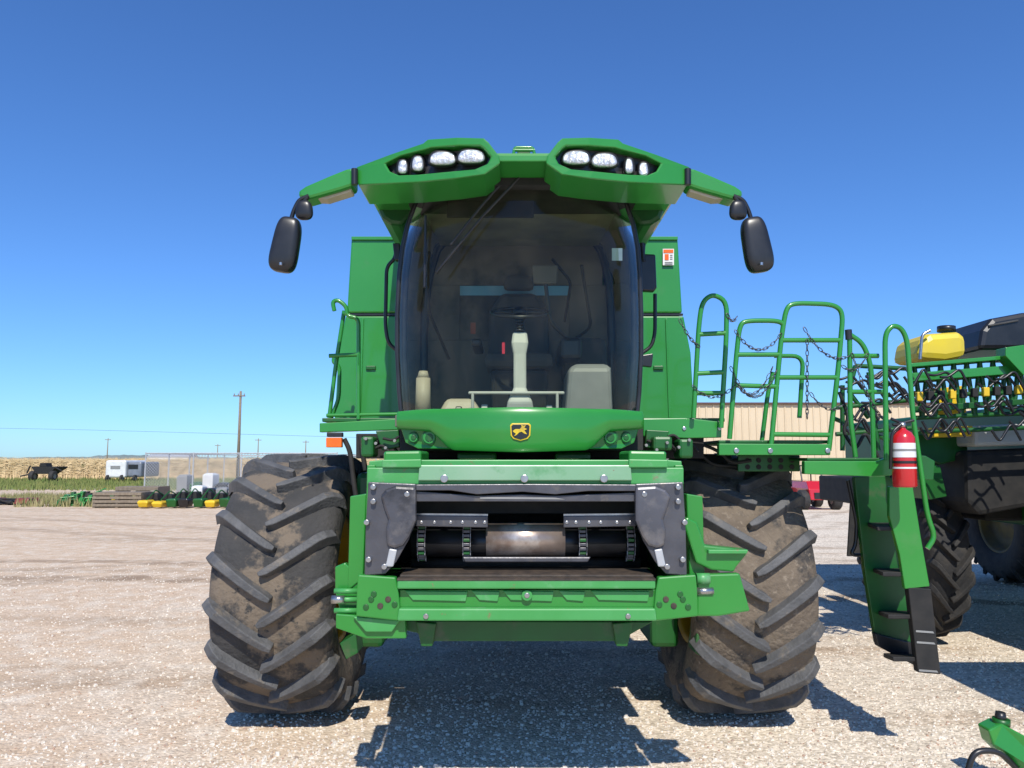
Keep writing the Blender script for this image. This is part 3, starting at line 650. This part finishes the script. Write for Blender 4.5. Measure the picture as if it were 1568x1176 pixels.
# yard goods
def crate(x,y,w,d,h,mat):
    for k in range(4): box('slat',x,x+w,y,y+.03,.06+k*h/4,.06+k*h/4+h/5.5,mat,.004)
    for dx in (0,w/2-.05,w-.1): box('post',x+dx,x+dx+.1,y+.031,y+d,0,h,mat,.004)
    box('deck',x,x+w,y+.035,y+d,h+.001,h+.03,mat,.004)
group('pallet_crate'); crate(-17.7,32.0,2.05,1.2,.62,WOOD)
group('pallet_crate'); crate(-17.6,33.6,1.9,1.2,.8,WOOD)
group('header_parts_pile')
for i in range(60):
    x=-20.3+random.random()*2.5; yy=33+random.random()*2; z=.06+random.random()*.42
    r=random.random()
    loft('part',[(x,x+.15+r*.3,yy,yy+.3,max(0,z-.15)),(x+.1,x+.2+r*.2,yy+.1,yy+.3,z+.12)],(GR,GRD,GRD,BLKR,GR)[i%5] if i!=5 else YEL,.02)
    if i%3==0: tubes('part_bar',[[(x,yy,z),(x+.5,yy+.2,z+.3*random.random())]],.03,GR)
group('planter_units')
for i in range(7):
    x=-15.6+i*.56+random.random()*.1; q=random.random()*.12
    loft('hopper',[(x,x+.36,31.6+q,32.2,.05),(x-.03,x+.42,31.5+q,32.3,.22+q),(x,x+.36,31.6,32.2,.30+q)],YEL if i in (0,1,5) else (BLK if i%2 else GRD),.04)
    loft('lid',[(x+.05,x+.5,32.3,32.9,.3),(x+.1,x+.45,32.3,32.9,.55+q)],BLKR,.04)
    tubes('unit_arm',[[(x+.2,31.8,.3),(x+.35,32.4,.7+q),(x+.5,32.8,.5)]],.025,GRD)
group('stored_totes')
for i in range(6):
    x=-14.4+i*.55; h=.5+.5*random.random(); m=[WHT,BLK,GREY,GREY,GRD,WOOD][i]
    loft('tote',[(x,x+.5,34,34.6,0),(x,x+.5,34,34.6,h),(x+.05,x+.45,34.1,34.5,h+.07)],m,.03)
for i in range(14):
    x=-19.5+i*.75; h=.4+.8*random.random(); m=[GREY,GRD,WHT,BLK,GREY,GALV,WOOD,BLK,GREY,WHT,GRD,BLK,YEL,GREY][i]
    loft('bin',[(x,x+.6,44,45,0),(x,x+.6,44,45,h),(x+.1,x+.5,44.2,44.8,h+.1)],m,.03)
group('red_implement')
for i in range(4):
    x=-24.6+i*.75; loft('segment',[(x,x+.7,34,35,.05),(x+.05,x+.6,34.1,34.9,.20+.1*(i%2))],REDD if i!=2 else BLKR,.03)
tubes('frame',[[(-24.8,34,.3),(-21.5,34.2,.25)],[(-24.6,33.8,.05),(-23.5,34,.4),(-22.4,33.9,.1)]],.04,BLKR)
group('storage_shed')
p=S(226,702,260); box('wall',p.x,p.x+14,260,268,0,3.2,WHT,0)
prism('roof',[Vector((p.x-.3,259.7,3.2)),Vector((p.x-.3,268.3,3.2)),Vector((p.x-.3,264,4.6))],(14.6,0,0),GALV,0)
# ================================================================ GROUND
solo()
def groundmat():
    m=bpy.data.materials.new('gravel'); m.use_nodes=True; nt=m.node_tree; n=nt.nodes; l=nt.links; b=n['Principled BSDF']; b.inputs['Roughness'].default_value=.95
    b.inputs['Specular IOR Level'].default_value=.15
    tc=n.new('ShaderNodeTexCoord')
    def nz(s,d=6,sx=1,sy=1,r=.6):
        mp=n.new('ShaderNodeMapping'); mp.inputs['Scale'].default_value=(sx,sy,1); l.new(tc.outputs['Object'],mp.inputs[0])
        z=n.new('ShaderNodeTexNoise'); z.inputs['Scale'].default_value=s; z.inputs['Detail'].default_value=d; z.inputs['Roughness'].default_value=r; l.new(mp.outputs[0],z.inputs['Vector']); return z.outputs['Fac']
    def ramp(f,lo,hi,c0=(0,0,0),c1=(1,1,1)):
        q=n.new('ShaderNodeValToRGB'); q.color_ramp.elements[0].position=lo; q.color_ramp.elements[1].position=hi; q.color_ramp.elements[0].color=(*c0,1); q.color_ramp.elements[1].color=(*c1,1)
        if hasattr(f,'node'): l.new(f,q.inputs[0])
        return q.outputs[0]
    def mix(f,a,b_,t='MIX'):
        x=n.new('ShaderNodeMixRGB'); x.blend_type=t
        if isinstance(f,float): x.inputs[0].default_value=f
        else: l.new(f,x.inputs[0])
        for k,s in ((1,a),(2,b_)):
            if isinstance(s,tuple): x.inputs[k].default_value=(*s,1)
            else: l.new(s,x.inputs[k])
        return x.outputs[0]
    def mth(op,a,b_=None):
        x=n.new('ShaderNodeMath'); x.operation=op
        for k,s in ((0,a),(1,b_)):
            if s is None: continue
            if isinstance(s,(int,float)): x.inputs[k].default_value=s
            else: l.new(s,x.inputs[k])
        return x.outputs[0]
    sep=n.new('ShaderNodeSeparateXYZ'); l.new(tc.outputs['Object'],sep.inputs[0])
    ma=mth('ADD',mth('MULTIPLY',sep.outputs['X'],.06),nz(.35,7))
    dirt=ramp(ma,.28,.55)            # 0 = packed dirt (left), 1 = loose gravel (right)
    base=mix(dirt,(.60,.455,.32),(.70,.615,.50))
    base=mix(ramp(nz(.6,7,.22,1.6),.52,.68),base,(.46,.345,.24))
    base=mix(ramp(nz(3,6),.45,.75),base,(.72,.63,.51))
    wob=mth('MULTIPLY',nz(.5,5),1.4)
    for cxx,cyy,R,wd,am in ((-14,-70,83.4,.35,.8),(-14,-70,85.3,.35,.7),(-25,60,50.5,.3,.45),(-25,60,48.6,.3,.45),(20,90,76,.4,.45),(20,90,73.5,.4,.45)):
        dx=mth('SUBTRACT',sep.outputs['X'],cxx); dy=mth('SUBTRACT',sep.outputs['Y'],cyy)
        d=mth('SQRT',mth('ADD',mth('MULTIPLY',dx,dx),mth('MULTIPLY',dy,dy)))
        d=mth('ABSOLUTE',mth('SUBTRACT',mth('ADD',d,wob),R+.7))
        k=mth('MULTIPLY',mth('SUBTRACT',1,ramp(d,wd*.4,wd)),mth('MULTIPLY',ramp(nz(1.6,7),.36,.55),am))
        base=mix(k,base,(.30,.215,.145))
    vo=n.new('ShaderNodeTexVoronoi'); vo.inputs['Scale'].default_value=44; l.new(tc.outputs['Object'],vo.inputs['Vector'])
    v2=n.new('ShaderNodeTexVoronoi'); v2.inputs['Scale'].default_value=17; l.new(tc.outputs['Object'],v2.inputs['Vector'])
    bw=n.new('ShaderNodeSeparateColor'); l.new(vo.outputs['Color'],bw.inputs[0])
    amt=mth('ADD',.30,mth('MULTIPLY',dirt,.32))
    base=mix(amt,base,ramp(bw.outputs[0],0,1,(.50,.48,.45),(1.32,1.31,1.29)),'MULTIPLY')
    bw2=n.new('ShaderNodeSeparateColor'); l.new(v2.outputs['Color'],bw2.inputs[0])
    base=mix(mth('MULTIPLY',amt,.7),base,ramp(bw2.outputs[1],0,1,(.68,.66,.62),(1.2,1.2,1.2)),'MULTIPLY')
    l.new(base,b.inputs['Base Color'])
    bp=n.new('ShaderNodeBump'); bp.inputs['Strength'].default_value=.5; bp.inputs['Distance'].default_value=.015; bp.invert=True; l.new(vo.outputs['Distance'],bp.inputs['Height'])
    b2=n.new('ShaderNodeBump'); b2.inputs['Strength'].default_value=.35; b2.inputs['Distance'].default_value=.06; l.new(nz(2.5,8),b2.inputs['Height']); l.new(bp.outputs[0],b2.inputs['Normal'])
    l.new(b2.outputs[0],b.inputs['Normal']); return m
GM=groundmat()
mesh('gravel_ground',[(-2500,-2500,0),(2500,-2500,0),(2500,3000,0),(-2500,3000,0)],[[0,1,2,3]],GM,recalc=False)
FT=pmat('far_field_soil',(.38,.32,.18),(.28,.26,.14),.02,.95)
mesh('far_field',[(-2500,80,.004),(2500,80,.004),(2500,3000,.004),(-2500,3000,.004)],[[0,1,2,3]],FT,recalc=False)
# loose stones
def stones(name,N,r0,r1,big,mat,ymax,pw):
    vs=[];fs=[]
    for i in range(N):
        yy=4.9+(random.random()**pw)*ymax; x=(random.random()*2-1)*(yy*.72)
        if x<-2.2 and random.random()<.45: continue
        r=random.uniform(r0,r1)*(1.7 if random.random()<big else 1); k=len(vs); h=r*random.uniform(.5,.95)
        a=random.random()*6.28; e=random.uniform(.6,1)
        for q in range(5):
            t=a+q*1.2566; rr=r*random.uniform(.75,1.1); vs.append((x+math.cos(t)*rr,yy+math.sin(t)*rr*e,0))
        for q in range(5):
            t=a+q*1.2566+.3; rr=r*.6; vs.append((x+math.cos(t)*rr,yy+math.sin(t)*rr*e,h*random.uniform(.7,1.15)))
        fs+=[[k+q,k+(q+1)%5,k+5+(q+1)%5,k+5+q] for q in range(5)]+[[k+5,k+6,k+7,k+8,k+9]]
    mesh(name,vs,fs,mat,recalc=False)
STN=pmat('stone',(.68,.61,.51),(.50,.42,.33),30,.9,spot=[((.78,.74,.67),.5,.6,60)])
STD=pmat('stone_dark',(.40,.32,.25),(.30,.235,.185),30,.9,spot=[((.44,.28,.20),.5,.55,40)])
stones('gravel_stones',26000,.005,.015,.10,STN,10,1.6)
stones('gravel_stones',6000,.005,.012,.10,STD,11,1.5)
# grass verge
def blades(name,nb,xr_,yr,h0,h1,w,mat):
    vs=[];fs=[]
    for i in range(nb):
        x=random.uniform(*xr_); y=random.uniform(*yr); h=random.uniform(h0,h1); a=random.random()*3.14; dx=math.cos(a)*w; dy=math.sin(a)*w; l_=random.uniform(-.3,.3)*h; k=len(vs)
        vs+=[(x-dx,y-dy,0),(x+dx,y+dy,0),(x+l_,y+l_*.3,h)]; fs.append([k,k+1,k+2])
    return mesh(name,vs,fs,mat,recalc=False)
GRS=pmat('grass',(.14,.20,.045),(.25,.24,.08),.6,.9)
mesh('grass_verge',[(-160,50,.006),(-21,52,.006),(-12,78,.006),(-160,80,.006)],[[0,1,2,3]],GRS,recalc=False)
blades('verge_grass',16000,(-70,-22),(50,79),.12,.4,.05,GRS)
WEED=pmat('weeds',(.15,.18,.045),(.42,.35,.18),2,.9)
blades('yard_weeds',7000,(-27,-14),(34.5,42),.08,.4,.03,WEED)
blades('yard_weeds',700,(-21.5,-14.5),(32.6,33.6),.1,.55,.03,WEED)
# corn
CORN=pmat('dry_corn',(.72,.55,.31),(.50,.37,.19),1.5,.9,spot=[((.20,.20,.08),.62,.70,.8)])
vs=[];fs=[]
for i in range(28000):
    yy=80+random.random()**2*10; x=random.uniform(-95,-12); h=random.uniform(1.8,2.5); k=len(vs); a=random.random()*6.28
    vs+=[(x-.03,yy,0),(x+.03,yy,0),(x+random.uniform(-.1,.1),yy,h)]; fs.append([k,k+1,k+2])
    for q in range(3):
        z=h*random.uniform(.25,.9); l_=random.uniform(.3,.55)*(1 if random.random()<.5 else -1); k=len(vs)
        vs+=[(x,yy,z),(x,yy,z-.11),(x+l_,yy+random.uniform(-.3,.3),z+random.uniform(-.3,.15))]; fs.append([k,k+1,k+2])
mesh('corn_field',vs,fs,CORN,recalc=False)
box('corn_field_interior',-600,-10,90,400,.01,2.05,CORN,0)
# treeline
TL=pmat('hazy_trees',(.15,.20,.22),(.20,.25,.27),.03,.95)  # bluish distance haze is put into the base colour
vs=[];fs=[];N=500
hh=0
for i in range(N):
    x=-1300+2600*i/N; hh=hh*.8+random.random()*1.6; vs+=[(x,950,0),(x,950,3.0+hh+2*math.sin(i*.13))]
for i in range(N-1): fs.append([2*i,2*i+2,2*i+3,2*i+1])
mesh('distant_treeline',vs,fs,TL,recalc=False)
# ================================================================ LIGHT
L=Vector((-.07,.90,-1.0))
sun=bpy.data.lights.new('sun','SUN'); sun.energy=5.0; sun.angle=math.radians(.5); sun.color=(1,.945,.85)
so=bpy.data.objects.new('sun',sun); so.rotation_euler=L.to_track_quat('-Z','Y').to_euler(); sc.collection.objects.link(so)
w=bpy.data.worlds.new('World'); sc.world=w; w.use_nodes=True; nt=w.node_tree
sk=nt.nodes.new('ShaderNodeTexSky'); sk.sky_type='NISHITA'; sk.sun_disc=False
sk.sun_elevation=math.atan(1/math.hypot(.07,.9)); sk.sun_rotation=math.radians(175.5); sk.altitude=200; sk.air_density=1.0; sk.dust_density=0.3; sk.ozone_density=3.0
mx=nt.nodes.new('ShaderNodeMixRGB'); mx.blend_type='MULTIPLY'; mx.inputs[0].default_value=1; mx.inputs[2].default_value=(.63,1.03,1.58,1)
nt.links.new(sk.outputs[0],mx.inputs[1]); nt.links.new(mx.outputs[0],nt.nodes['Background'].inputs[0]); nt.nodes['Background'].inputs[1].default_value=.108
# ================================================================ CAMERA
cd=bpy.data.cameras.new('camera'); cam=bpy.data.objects.new('camera',cd); sc.collection.objects.link(cam)
cam.location=(0,0,H); cam.rotation_euler=(math.radians(90)+TH,0,0); cd.sensor_width=36; cd.lens=36*F/1568; cd.clip_end=6000; cd.clip_start=.05
sc.camera=cam
sc.view_settings.view_transform='Standard'; sc.view_settings.look='None'; sc.view_settings.exposure=0
